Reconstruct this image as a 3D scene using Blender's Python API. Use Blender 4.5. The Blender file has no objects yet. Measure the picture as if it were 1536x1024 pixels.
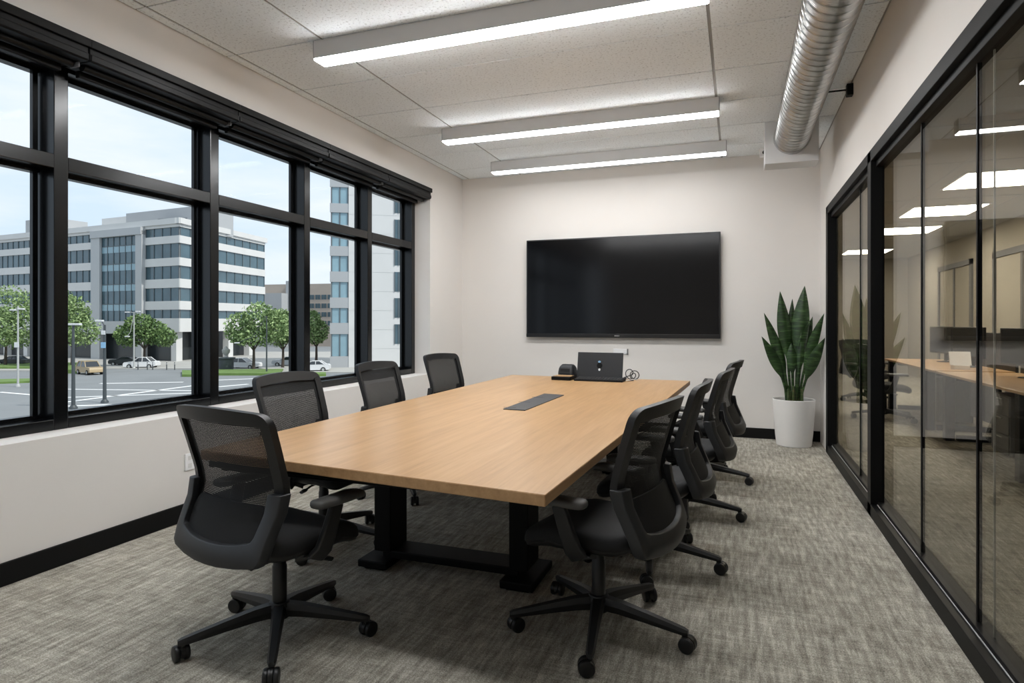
import bpy, bmesh, math, random
from mathutils import Vector, Matrix
random.seed(7)
PI = math.pi
scene = bpy.context.scene
COL = scene.collection

# ------------------------------------------------------------------ camera
FPX, HORIZON, YAW, EYE = 938.36, 483.25, 0.3455, 1.3
cam_d = bpy.data.cameras.new('camera')
cam = bpy.data.objects.new('camera', cam_d); COL.objects.link(cam)
cam.location = (0, 0, EYE)
cam.rotation_euler = (PI / 2, 0, YAW)
cam_d.sensor_fit = 'HORIZONTAL'; cam_d.sensor_width = 36.0
cam_d.lens = 36.0 * FPX / 1536.0
cam_d.shift_y = -(512 - HORIZON) / 1536.0
cam_d.clip_end = 2000
scene.camera = cam
vs = scene.view_settings
vs.view_transform = 'Standard'; vs.look = 'None'; vs.gamma = 1.0; vs.use_curve_mapping = False
vs.exposure = 0.06
try:
    scene.cycles.max_bounces = 12; scene.cycles.transparent_max_bounces = 24
    scene.cycles.diffuse_bounces = 5; scene.cycles.glossy_bounces = 5
    scene.cycles.sample_clamp_indirect = 6.0
except Exception:
    pass

RV = Vector((math.cos(YAW), math.sin(YAW), 0)); FV = Vector((-math.sin(YAW), math.cos(YAW), 0))
EYEV = Vector((0, 0, EYE))
GROUND = -5.6
def fr(d, l, z):            # world point from distance ahead, offset right, height
    p = FV * d + RV * l; return Vector((p.x, p.y, z))
def far(u, d, z=GROUND):    # a place d metres ahead, seen in the direction of column u
    return fr(d, (u - 768) / FPX * d, z)
def depth_of_row(v, z=GROUND): return FPX * (EYE - z) / (v - HORIZON)

# ------------------------------------------------------------------ mesh builder
class MB:
    def __init__(s): s.v = []; s.f = []; s.m = []
    def add(s, vs_, fs_, m=0):
        b = len(s.v); s.v += [tuple(p) for p in vs_]
        for f in fs_: s.f.append([b + i for i in f]); s.m.append(m)
    def box(s, x0, x1, y0, y1, z0, z1, m=0):
        s.add([(x0,y0,z0),(x1,y0,z0),(x1,y1,z0),(x0,y1,z0),(x0,y0,z1),(x1,y0,z1),(x1,y1,z1),(x0,y1,z1)],
              [(0,3,2,1),(4,5,6,7),(0,1,5,4),(1,2,6,5),(2,3,7,6),(3,0,4,7)], m)
    def hexa(s, bot, top, m=0):
        s.add(list(bot) + list(top), [(0,3,2,1),(4,5,6,7),(0,1,5,4),(1,2,6,5),(2,3,7,6),(3,0,4,7)], m)
    def prism(s, poly, z0, z1, m=0):
        n = len(poly)
        s.add([(x,y,z0) for x,y in poly] + [(x,y,z1) for x,y in poly],
              [list(range(n))[::-1], list(range(n, 2*n))] + [(i,(i+1)%n,n+(i+1)%n,n+i) for i in range(n)], m)
    def loft(s, rings, m=0, cap0=True, cap1=True, closed=True):
        n = len(rings[0]); vs_ = [p for r in rings for p in r]; fs_ = []
        for k in range(len(rings) - 1):
            for i in range(n if closed else n - 1):
                j = (i + 1) % n
                fs_.append((k*n+i, k*n+j, (k+1)*n+j, (k+1)*n+i))
        if cap0: fs_.append(list(range(n))[::-1])
        if cap1: fs_.append([(len(rings)-1)*n + i for i in range(n)])
        s.add(vs_, fs_, m)
    def lathe(s, prof, n=24, c=(0,0,0), m=0, cap0=True, cap1=True):
        s.loft([[(c[0]+r*math.cos(2*PI*i/n), c[1]+r*math.sin(2*PI*i/n), c[2]+z) for i in range(n)] for r, z in prof], m, cap0, cap1)
    def cyl(s, p0, p1, r0, r1=None, n=16, m=0):
        s.tube([p0, p1], [r0, r0 if r1 is None else r1], n, m)
    def tube(s, pts, r, n=10, m=0, flat=1.0, up=None):
        pts = [Vector(p) for p in pts]; rr = r if isinstance(r, (list, tuple)) else [r]*len(pts)
        rings = []; ref = Vector(up) if up else None
        for k, p in enumerate(pts):
            t = (pts[min(k+1, len(pts)-1)] - pts[max(k-1, 0)]).normalized()
            if ref is None: ref = Vector((0,0,1)) if abs(t.z) < .9 else Vector((1,0,0))
            a = (ref - t * ref.dot(t)).normalized(); b = t.cross(a)
            if up is None: ref = a
            rings.append([p + a*rr[k]*math.cos(2*PI*i/n) + b*rr[k]*flat*math.sin(2*PI*i/n) for i in range(n)])
        s.loft(rings, m)
    def rect_tube(s, pts, wh, up=(0,0,1), m=0):
        pts = [Vector(p) for p in pts]; rings = []
        for k, p in enumerate(pts):
            t = (pts[min(k+1, len(pts)-1)] - pts[max(k-1, 0)]).normalized()
            u = Vector(up); a = (u - t*u.dot(t)).normalized(); b = t.cross(a)
            w, h = wh[k] if isinstance(wh, list) else wh
            rings.append([p + b*w/2*sx + a*h/2*sz for sx, sz in ((-1,-1),(1,-1),(1,1),(-1,1))])
        s.loft(rings, m)
    def xform(s, fn): s.v = [tuple(fn(Vector(p))) for p in s.v]
    def build(s, name, mats, parent=None, bevel=0, seg=2, smooth=None, sub=0):
        me = bpy.data.meshes.new(name); me.from_pydata(s.v, [], s.f); me.update()
        bm = bmesh.new(); bm.from_mesh(me); bmesh.ops.recalc_face_normals(bm, faces=bm.faces); bm.to_mesh(me); bm.free()
        if not isinstance(mats, (list, tuple)): mats = [mats]
        for mt in mats: me.materials.append(mt)
        if len(mats) > 1: me.polygons.foreach_set('material_index', s.m)
        o = bpy.data.objects.new(name, me); COL.objects.link(o)
        if parent: o.parent = parent
        if smooth is not None:
            me.polygons.foreach_set('use_smooth', [True]*len(me.polygons)); me.set_sharp_from_angle(angle=math.radians(smooth))
        if bevel:
            b = o.modifiers.new('bevel', 'BEVEL'); b.width = bevel; b.segments = seg; b.limit_method = 'ANGLE'; b.angle_limit = math.radians(40)
        if sub:
            q = o.modifiers.new('sub', 'SUBSURF'); q.levels = sub; q.render_levels = sub
        return o

def round_poly(pts, radii, n=6):
    out = []; N = len(pts)
    for i in range(N):
        p = Vector(pts[i]); a = Vector(pts[i-1]); b = Vector(pts[(i+1) % N]); r = radii[i] if isinstance(radii, (list, tuple)) else radii
        da = (a-p).normalized(); db = (b-p).normalized()
        ang = math.acos(max(-1, min(1, da.dot(db)))); t = r / math.tan(ang/2) if ang > 1e-3 else 0
        t = min(t, (a-p).length*.48, (b-p).length*.48)
        p0 = p + da*t; p1 = p + db*t
        for k in range(n+1):
            q = k/n; out.append(tuple((p0*(1-q)+p*q)*(1-q) + (p*(1-q)+p1*q)*q))
    return out
def inset(poly, w):
    N = len(poly); out = []
    for i in range(N):
        a = Vector(poly[i-1]); b = Vector(poly[(i+1) % N]); t = (b-a)
        if t.length < 1e-9: out.append(poly[i]); continue
        t.normalize(); nrm = Vector((-t.y, t.x))
        ww = w(poly[i]) if callable(w) else w
        out.append((poly[i][0]+nrm.x*ww, poly[i][1]+nrm.y*ww))
    return out
def slab(mb, poly, levels, m=0):          # levels: (z, inset)
    mb.loft([[(x, y, z) for x, y in (inset(poly, i) if i else poly)] for z, i in levels], m)

def thing(name, label, cat, loc=(0,0,0), rz=0, group=None):
    o = bpy.data.objects.new(name, None); COL.objects.link(o); o.location = loc; o.rotation_euler = (0, 0, rz)
    o.empty_display_size = .1
    return tag(o, label, cat, group)
def tag(o, label, cat, group=None, kind=None):
    o['label'] = label; o['category'] = cat
    if group: o['group'] = group
    if kind: o['kind'] = kind
    return o
def struct(o, label=None, cat=None):
    o['kind'] = 'structure'
    if label: o['label'] = label
    if cat: o['category'] = cat
    return o
def copy_tree(o, parent=None):
    c = o.copy(); COL.objects.link(c)
    if parent: c.parent = parent
    for ch in list(o.children): copy_tree(ch, c)
    return c

# ------------------------------------------------------------------ materials
def nodes_of(name):
    m = bpy.data.materials.new(name); m.use_nodes = True
    nt = m.node_tree; b = nt.nodes['Principled BSDF']; return m, nt, b
def col4(c): return (c[0], c[1], c[2], 1)
def mat(name, c, rough=.5, metal=0.0, var=.06, scale=8.0, bump=0.0, bscale=None, spec=.5, stretch=(1,1,1)):
    m, nt, b = nodes_of(name); N = nt.nodes; L = nt.links
    tc = N.new('ShaderNodeTexCoord'); mp = N.new('ShaderNodeMapping'); mp.inputs['Scale'].default_value = stretch
    L.new(tc.outputs['Object'], mp.inputs['Vector'])
    nz = N.new('ShaderNodeTexNoise'); nz.inputs['Scale'].default_value = scale; nz.inputs['Detail'].default_value = 4
    L.new(mp.outputs['Vector'], nz.inputs['Vector'])
    mx = N.new('ShaderNodeMix'); mx.data_type = 'RGBA'
    mx.inputs['A'].default_value = col4([x*(1-var) for x in c]); mx.inputs['B'].default_value = col4([min(1, x*(1+var)) for x in c])
    L.new(nz.outputs['Fac'], mx.inputs['Factor']); L.new(mx.outputs['Result'], b.inputs['Base Color'])
    b.inputs['Roughness'].default_value = rough; b.inputs['Metallic'].default_value = metal
    b.inputs['Specular IOR Level'].default_value = spec
    if bump:
        n2 = N.new('ShaderNodeTexNoise'); n2.inputs['Scale'].default_value = bscale or scale*6; n2.inputs['Detail'].default_value = 3
        L.new(mp.outputs['Vector'], n2.inputs['Vector'])
        bp = N.new('ShaderNodeBump'); bp.inputs['Strength'].default_value = bump; bp.inputs['Distance'].default_value = .003
        L.new(n2.outputs['Fac'], bp.inputs['Height']); L.new(bp.outputs['Normal'], b.inputs['Normal'])
    return m
def emit(name, c, s):
    m = bpy.data.materials.new(name); m.use_nodes = True; nt = m.node_tree; nt.nodes.clear()
    e = nt.nodes.new('ShaderNodeEmission'); e.inputs['Color'].default_value = col4(c); e.inputs['Strength'].default_value = s
    o = nt.nodes.new('ShaderNodeOutputMaterial'); nt.links.new(e.outputs[0], o.inputs['Surface']); return m
def glass(name, tint, ior=1.45, boost=1.0):
    m = bpy.data.materials.new(name); m.use_nodes = True; nt = m.node_tree; N = nt.nodes; L = nt.links; N.clear()
    tr = N.new('ShaderNodeBsdfTransparent'); tr.inputs['Color'].default_value = col4(tint)
    gl = N.new('ShaderNodeBsdfGlossy'); gl.inputs['Roughness'].default_value = 0.0
    geo = N.new('ShaderNodeNewGeometry'); mr = N.new('ShaderNodeMapRange')
    mr.inputs['To Min'].default_value = ior; mr.inputs['To Max'].default_value = 1/ior
    L.new(geo.outputs['Backfacing'], mr.inputs['Value'])
    fz = N.new('ShaderNodeFresnel'); L.new(mr.outputs['Result'], fz.inputs['IOR'])
    mu = N.new('ShaderNodeMath'); mu.operation = 'MULTIPLY'; mu.use_clamp = True; mu.inputs[1].default_value = boost
    L.new(fz.outputs['Fac'], mu.inputs[0])
    mx = N.new('ShaderNodeMixShader'); L.new(mu.outputs[0], mx.inputs['Fac']); L.new(tr.outputs[0], mx.inputs[1]); L.new(gl.outputs[0], mx.inputs[2])
    o = N.new('ShaderNodeOutputMaterial'); L.new(mx.outputs[0], o.inputs['Surface']); return m

def carpet_mat(name, ca, cb, cc):
    m, nt, b = nodes_of(name); N = nt.nodes; L = nt.links
    tc = N.new('ShaderNodeTexCoord')
    def noise(sc, scale, det=3, rough=.6):
        mp = N.new('ShaderNodeMapping'); mp.inputs['Scale'].default_value = sc; L.new(tc.outputs['Object'], mp.inputs['Vector'])
        n = N.new('ShaderNodeTexNoise'); n.inputs['Scale'].default_value = scale; n.inputs['Detail'].default_value = det; n.inputs['Roughness'].default_value = rough
        L.new(mp.outputs['Vector'], n.inputs['Vector']); return n.outputs['Fac']
    def math_(op, a, c, clamp=False):
        x = N.new('ShaderNodeMath'); x.operation = op; x.use_clamp = clamp
        for i, q in enumerate((a, c)):
            if isinstance(q, (int, float)): x.inputs[i].default_value = q
            else: L.new(q, x.inputs[i])
        return x.outputs[0]
    s1 = noise((42, 5, 1), 1.0, 4, .7); s2 = noise((5, 42, 1), 1.0, 4, .7); blot = noise((1,1,1), 1.3, 3); fine = noise((1,1,1), 170, 2)
    mid = noise((14, 14, 1), 1.0, 3)
    a = math_('MULTIPLY', s1, .62); c2 = math_('MULTIPLY', s2, .30); t = math_('ADD', a, c2)
    t = math_('ADD', t, math_('MULTIPLY', blot, .22)); t = math_('ADD', t, math_('MULTIPLY', fine, .55)); t = math_('ADD', t, math_('MULTIPLY', mid, .18))
    mr = N.new('ShaderNodeMapRange'); L.new(t, mr.inputs['Value']); mr.inputs['From Min'].default_value = .72; mr.inputs['From Max'].default_value = 1.15
    rp = N.new('ShaderNodeValToRGB'); e = rp.color_ramp.elements
    e[0].position = 0; e[0].color = col4(ca); e[1].position = 1; e[1].color = col4(cc); k = e.new(.5); k.color = col4(cb)
    L.new(mr.outputs['Result'], rp.inputs['Fac']); L.new(rp.outputs['Color'], b.inputs['Base Color'])
    b.inputs['Roughness'].default_value = .95; b.inputs['Specular IOR Level'].default_value = .1
    bp = N.new('ShaderNodeBump'); bp.inputs['Strength'].default_value = .5; bp.inputs['Distance'].default_value = .006
    L.new(t, bp.inputs['Height']); L.new(bp.outputs['Normal'], b.inputs['Normal'])
    return m
def wood_mat(name, c0, c1, c2, rough=.30):
    m, nt, b = nodes_of(name); N = nt.nodes; L = nt.links
    tc = N.new('ShaderNodeTexCoord')
    mp = N.new('ShaderNodeMapping'); mp.inputs['Scale'].default_value = (14, .9, 14); L.new(tc.outputs['Object'], mp.inputs['Vector'])
    n = N.new('ShaderNodeTexNoise'); n.inputs['Scale'].default_value = 1.6; n.inputs['Detail'].default_value = 6; n.inputs['Roughness'].default_value = .62; n.inputs['Distortion'].default_value = .4
    L.new(mp.outputs['Vector'], n.inputs['Vector'])
    mp2 = N.new('ShaderNodeMapping'); mp2.inputs['Scale'].default_value = (110, 3.5, 110); L.new(tc.outputs['Object'], mp2.inputs['Vector'])
    n2 = N.new('ShaderNodeTexNoise'); n2.inputs['Scale'].default_value = 1; n2.inputs['Detail'].default_value = 3; L.new(mp2.outputs['Vector'], n2.inputs['Vector'])
    ad = N.new('ShaderNodeMath'); ad.operation = 'MULTIPLY_ADD'; ad.inputs[1].default_value = .35; L.new(n2.outputs['Fac'], ad.inputs[0]); L.new(n.outputs['Fac'], ad.inputs[2])
    rp = N.new('ShaderNodeValToRGB'); e = rp.color_ramp.elements
    e[0].position = .42; e[0].color = col4(c0); e[1].position = .95; e[1].color = col4(c2); k = e.new(.68); k.color = col4(c1)
    L.new(ad.outputs[0], rp.inputs['Fac']); L.new(rp.outputs['Color'], b.inputs['Base Color'])
    b.inputs['Roughness'].default_value = rough; b.inputs['Specular IOR Level'].default_value = .45
    bp = N.new('ShaderNodeBump'); bp.inputs['Strength'].default_value = .06; bp.inputs['Distance'].default_value = .002
    L.new(ad.outputs[0], bp.inputs['Height']); L.new(bp.outputs['Normal'], b.inputs['Normal'])
    return m
def tile_mat(name, c, dark):
    m, nt, b = nodes_of(name); N = nt.nodes; L = nt.links
    tc = N.new('ShaderNodeTexCoord')
    v = N.new('ShaderNodeTexNoise'); v.inputs['Scale'].default_value = 62; v.inputs['Detail'].default_value = 3; v.inputs['Roughness'].default_value = .6
    L.new(tc.outputs['Object'], v.inputs['Vector'])
    rp = N.new('ShaderNodeValToRGB'); e = rp.color_ramp.elements
    e[0].position = .33; e[0].color = col4(dark); e[1].position = .44; e[1].color = col4(c)
    L.new(v.outputs['Fac'], rp.inputs['Fac'])
    n = N.new('ShaderNodeTexNoise'); n.inputs['Scale'].default_value = 260; n.inputs['Detail'].default_value = 2; L.new(tc.outputs['Object'], n.inputs['Vector'])
    mr = N.new('ShaderNodeMapRange'); mr.inputs['To Min'].default_value = .84; mr.inputs['To Max'].default_value = 1.12; L.new(n.outputs['Fac'], mr.inputs['Value'])
    mx = N.new('ShaderNodeVectorMath'); mx.operation = 'SCALE'; L.new(rp.outputs['Color'], mx.inputs[0]); L.new(mr.outputs['Result'], mx.inputs['Scale'])
    L.new(mx.outputs['Vector'], b.inputs['Base Color']); b.inputs['Roughness'].default_value = .95; b.inputs['Specular IOR Level'].default_value = .1
    bp = N.new('ShaderNodeBump'); bp.inputs['Strength'].default_value = .4; bp.inputs['Distance'].default_value = .003
    L.new(v.outputs['Fac'], bp.inputs['Height']); L.new(bp.outputs['Normal'], b.inputs['Normal'])
    return m
def net_mat(name, c, hole=.30, pitch=.0042):
    m = bpy.data.materials.new(name); m.use_nodes = True; nt = m.node_tree; N = nt.nodes; L = nt.links
    b = N['Principled BSDF']; b.inputs['Base Color'].default_value = col4(c); b.inputs['Roughness'].default_value = .7; b.inputs['Specular IOR Level'].default_value = .35
    out = N['Material Output']
    tc = N.new('ShaderNodeTexCoord'); sx = N.new('ShaderNodeSeparateXYZ'); L.new(tc.outputs['Object'], sx.inputs[0])
    def wave(sock):
        a = N.new('ShaderNodeMath'); a.operation = 'MULTIPLY'; a.inputs[1].default_value = PI/pitch; L.new(sock, a.inputs[0])
        s = N.new('ShaderNodeMath'); s.operation = 'SINE'; L.new(a.outputs[0], s.inputs[0])
        q = N.new('ShaderNodeMath'); q.operation = 'ABSOLUTE'; L.new(s.outputs[0], q.inputs[0]); return q.outputs[0]
    mn = N.new('ShaderNodeMath'); mn.operation = 'MINIMUM'; L.new(wave(sx.outputs['X']), mn.inputs[0]); L.new(wave(sx.outputs['Z']), mn.inputs[1])
    gt = N.new('ShaderNodeMath'); gt.operation = 'GREATER_THAN'; gt.inputs[1].default_value = math.cos(PI/2*math.sqrt(hole)); L.new(mn.outputs[0], gt.inputs[0])
    tr = N.new('ShaderNodeBsdfTransparent'); mx = N.new('ShaderNodeMixShader')
    L.new(gt.outputs[0], mx.inputs['Fac']); L.new(b.outputs[0], mx.inputs[1]); L.new(tr.outputs[0], mx.inputs[2]); L.new(mx.outputs[0], out.inputs['Surface'])
    return m
def leaf_mat(name, ca, cb, cc):
    m, nt, b = nodes_of(name); N = nt.nodes; L = nt.links
    tc = N.new('ShaderNodeTexCoord')
    mp = N.new('ShaderNodeMapping'); mp.inputs['Scale'].default_value = (5, 5, 26); L.new(tc.outputs['Object'], mp.inputs['Vector'])
    n = N.new('ShaderNodeTexNoise'); n.inputs['Scale'].default_value = 1.6; n.inputs['Detail'].default_value = 5; n.inputs['Distortion'].default_value = .8; L.new(mp.outputs['Vector'], n.inputs['Vector'])
    rp = N.new('ShaderNodeValToRGB'); e = rp.color_ramp.elements
    e[0].position = .35; e[0].color = col4(ca); e[1].position = .72; e[1].color = col4(cc); k = e.new(.54); k.color = col4(cb)
    L.new(n.outputs['Fac'], rp.inputs['Fac']); L.new(rp.outputs['Color'], b.inputs['Base Color']); b.inputs['Roughness'].default_value = .38
    return m
def foliage_mat(name, ca, cb):
    m, nt, b = nodes_of(name); N = nt.nodes; L = nt.links
    g = N.new('ShaderNodeNewGeometry'); mx = N.new('ShaderNodeMix'); mx.data_type = 'RGBA'
    mx.inputs['A'].default_value = col4(ca); mx.inputs['B'].default_value = col4(cb)
    L.new(g.outputs['Random Per Island'], mx.inputs['Factor']); L.new(mx.outputs['Result'], b.inputs['Base Color'])
    b.inputs['Roughness'].default_value = .7; return m

M = dict(
 wall=mat('wall_paint', (.765,.735,.70), .85, var=.02, scale=3, bump=.08, bscale=220, spec=.1),
 sill=mat('sill_paint', (.72,.72,.70), .6, var=.02, scale=3),
 carpet=carpet_mat('carpet', (.12,.111,.092), (.345,.322,.272), (.68,.65,.575)),
 tile=tile_mat('ceiling_tile', (.90,.95,.985), (.62,.655,.68)),
 tbar=mat('ceiling_grid', (.30,.30,.29), .6),
 baseb=mat('black_baseboard', (.004,.004,.004), .6, spec=.2),
 black=mat('black_metal', (.004,.004,.0042), .5, var=.1, scale=20, spec=.15),
 frame=mat('window_frame', (.003,.0035,.004), .22, var=.1, scale=12, spec=.4),
 gap=mat('bead_and_highlight', (.5,.5,.5), .4),
 blind=mat('blind_cassette', (.003,.003,.003), .45, spec=.25),
 wood=wood_mat('oak_veneer', (.40,.23,.105), (.49,.295,.14), (.56,.36,.19)),
 woodedge=wood_mat('oak_edge', (.36,.20,.09), (.44,.26,.12), (.52,.32,.16), .5),
 plastic=mat('charcoal_plastic', (.009,.009,.0095), .45, var=.08, scale=30, bump=.06, bscale=900),
 shell=mat('shell_plastic', (.022,.023,.025), .45, var=.08, scale=30, bump=.05, bscale=900),
 padmat=mat('arm_pad', (.075,.074,.072), .5, var=.08, scale=30),
 fabric=mat('black_fabric', (.008,.008,.0085), .85, var=.25, scale=160, bump=.25, bscale=700),
 net=net_mat('black_net', (.009,.009,.0095), .10, .006),
 castor=mat('caster_plastic', (.005,.005,.0055), .4),
 tvblack=mat('television_bezel', (.004,.004,.0045), .35),
 screen=mat('dark_screen', (.003,.003,.0035), .13, var=.02, spec=.35),
 housing=mat('white_housing', (.62,.62,.62), .5, var=.02),
 ledA=emit('bright_diffuser', (.99,.995,1.0), 57.0), ledC=emit('added_diffuser', (.99,.995,1.0), 36.0), ledB=emit('dimmed_diffuser', (.99,.995,1.0), 15.0),
 officeled=emit('office_diffuser', (1.0,.94,.83), 29.0),
 pot=mat('white_ceramic', (.78,.77,.75), .45, var=.03, scale=5),
 soil=mat('soil', (.06,.035,.02), .95, var=.4, scale=60, bump=.6),
 leaf=leaf_mat('plant_leaf', (.007,.020,.005), (.022,.055,.013), (.075,.14,.045)),
 stalk=leaf_mat('plant_stalk', (.03,.05,.012), (.06,.09,.03), (.16,.10,.05)),
 white=mat('white_plastic', (.86,.86,.86), .4, var=.02),
 gray=mat('grey_laminate', (.16,.16,.165), .55),
 dgray=mat('dark_grey_panel', (.035,.035,.037), .6),
 laptop=mat('graphite_metal', (.014,.015,.017), .45, var=.05),
 key=mat('keycaps', (.012,.012,.013), .5),
 bluem=mat('emblem_blue', (.25,.45,.65), .4), whitem=mat('emblem_white', (.75,.78,.8), .4),
 glassL=glass('window_glass', (.96,.98,.99), 1.45, .02),
 glassR=glass('partition_glass', (.80,.79,.75), 1.5, .78),
 cable=mat('black_cable', (.01,.01,.01), .5),
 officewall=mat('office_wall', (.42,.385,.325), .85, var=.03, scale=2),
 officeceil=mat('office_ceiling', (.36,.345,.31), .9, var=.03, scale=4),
 # outdoors
 asphalt=mat('asphalt', (.21,.22,.225), .9, var=.18, scale=.25, bump=.2, bscale=8),
 paving=mat('sidewalk_concrete', (.40,.39,.365), .9, var=.1, scale=.3),
 paint=mat('road_paint', (.78,.78,.77), .8, var=.06, scale=.8),
 grass=mat('lawn', (.13,.21,.055), .95, var=.35, scale=1.2),
 concrete=mat('pale_concrete', (.64,.635,.62), .85, var=.06, scale=.4),
 concrete2=mat('grey_concrete', (.47,.48,.485), .85, var=.05, scale=.3),
 concrete3=mat('roof_unit', (.40,.41,.42), .8, var=.05, scale=.3),
 fglass=mat('facade_glass', (.06,.11,.135), .12, var=.5, scale=.35, spec=.8),
 fglassb=mat('spandrel_glass', (.24,.37,.43), .2, var=.2, scale=.5, spec=.7),
 mull=mat('facade_mullion', (.10,.12,.13), .5),
 brick=mat('tan_brick', (.42,.36,.31), .9, var=.1, scale=.5),
 lobby=mat('lobby_glass', (.025,.03,.033), .2, var=.5, scale=.2, spec=.6),
 leafa=foliage_mat('tree_leaves', (.09,.16,.05), (.33,.44,.19)),
 leafb=foliage_mat('tree_leaves_dark', (.04,.09,.025), (.20,.30,.10)),
 bark=mat('bark', (.07,.055,.045), .95, var=.3, scale=6),
 pole=mat('dark_pole', (.05,.06,.065), .5), palepole=mat('galvanised_pole', (.42,.43,.42), .5),
 lamp=mat('lamp_head', (.65,.66,.66), .4),
 tire=mat('tyre', (.012,.012,.012), .8), carglass=mat('car_glass', (.02,.025,.03), .1, spec=.8),
 carA=mat('tan_paint', (.42,.32,.19), .3), carB=mat('white_paint', (.72,.72,.72), .3), carC=mat('silver_paint', (.48,.5,.52), .3), carD=mat('dark_paint', (.03,.035,.04), .25),
)
def duct_mat():
    m, nt, b = nodes_of('galvanised_duct'); N = nt.nodes; L = nt.links
    tc = N.new('ShaderNodeTexCoord'); n = N.new('ShaderNodeTexNoise'); n.inputs['Scale'].default_value = 9; n.inputs['Detail'].default_value = 5
    L.new(tc.outputs['Object'], n.inputs['Vector'])
    rp = N.new('ShaderNodeValToRGB'); e = rp.color_ramp.elements
    e[0].position = .3; e[0].color = (.40,.40,.39,1); e[1].position = .75; e[1].color = (.62,.62,.61,1)
    L.new(n.outputs['Fac'], rp.inputs['Fac']); L.new(rp.outputs['Color'], b.inputs['Base Color'])
    b.inputs['Metallic'].default_value = .95; b.inputs['Roughness'].default_value = .28
    return m
M['duct'] = duct_mat()

# ------------------------------------------------------------------ world + sun
w = bpy.data.worlds.new('sky'); scene.world = w; w.use_nodes = True; nt = w.node_tree; N = nt.nodes; L = nt.links
bg = N['Background']
tc = N.new('ShaderNodeTexCoord'); mp = N.new('ShaderNodeMapping'); mp.inputs['Scale'].default_value = (1.4, 1.4, 6)
L.new(tc.outputs['Generated'], mp.inputs['Vector'])
nz = N.new('ShaderNodeTexNoise'); nz.inputs['Scale'].default_value = 2.2; nz.inputs['Detail'].default_value = 7; nz.inputs['Roughness'].default_value = .55
L.new(mp.outputs['Vector'], nz.inputs['Vector'])
rp = N.new('ShaderNodeValToRGB'); e = rp.color_ramp.elements
e[0].position = .38; e[0].color = (.70,.83,.97,1); e[1].position = .66; e[1].color = (.90,.94,1.0,1)
L.new(nz.outputs['Fac'], rp.inputs['Fac']); L.new(rp.outputs['Color'], bg.inputs['Color']); bg.inputs['Strength'].default_value = 1.05
sd = bpy.data.lights.new('sun', 'SUN'); sd.energy = 3.3; sd.angle = .01; sd.color = (1, .95, .87)
sun = bpy.data.objects.new('sun', sd); COL.objects.link(sun)
sv = (RV * .85 - FV * .35).normalized() * math.cos(math.radians(48)) + Vector((0, 0, math.sin(math.radians(48))))
sun.rotation_euler = sv.to_track_quat('Z', 'Y').to_euler(); sun.location = (0, 0, 30)

# ------------------------------------------------------------------ room shell
XL, XR, YB, ZC, YF = -3.41, .85, 7.54, 3.178, -1.6
SILL, HEAD, JAMB, REC = .693, 2.84, 6.62, -3.61
OX, OY, OZ = 4.0, 18.0, 2.9
b = MB(); b.box(-3.90, OX+.1, YF-.1, OY+.1, -.2, 0); struct(b.build('floor', M['carpet']), 'grey beige streaked loop carpet', 'floor')
b = MB(); T = .35
b.box(XL-T, XL, YF-.1, YB+.1, 0, SILL); b.box(XL-T, XL, YF-.1, YB+.1, HEAD, ZC+.2); b.box(XL-T, XL, JAMB, YB+.1, SILL, HEAD)
struct(b.build('wall_left', M['wall']), 'white wall under and above the black windows', 'wall')
b = MB(); b.box(XL, XR+.1, YB, YB+.1, 0, ZC+.2); struct(b.build('wall_back', M['wall']), 'white end wall behind the television', 'wall')
b = MB(); b.box(XL, OX, YF-.1, YF, 0, ZC+.2); struct(b.build('wall_front', M['wall']))
# ceiling: tiles with a recessed metal grid
b = MB()
xs = [XL, -3.315, -2.595, -.165, XR]; ys = [YF] + [3.48 + .71*k for k in range(-7, 6)] + [YB]
g = .007
for i in range(len(xs)-1):
    for j in range(len(ys)-1):
        gx = g*1.5
        b.box(xs[i]+(gx if i else .012), xs[i+1]-(gx if i < 3 else .012), ys[j]+(g*.8), ys[j+1]-(g*.8), ZC, ZC+.02, 0)
b.box(XL, XR, YF, YB, ZC+.006, ZC+.05, 1)
b.box(XL, XR, YF, YB, ZC+.05, ZC+.2, 1)
struct(b.build('ceiling', [M['tile'], M['tbar']]), 'speckled white ceiling tiles in a metal grid', 'ceiling')
# baseboards
b = MB(); b.box(XL, XL+.016, YF, YB, 0, .115); struct(b.build('baseboard_left', M['baseb'], bevel=.003))
b = MB(); b.box(XL+.016, XR, YB-.016, YB, 0, .115); struct(b.build('baseboard_back', M['baseb'], bevel=.003))

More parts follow.
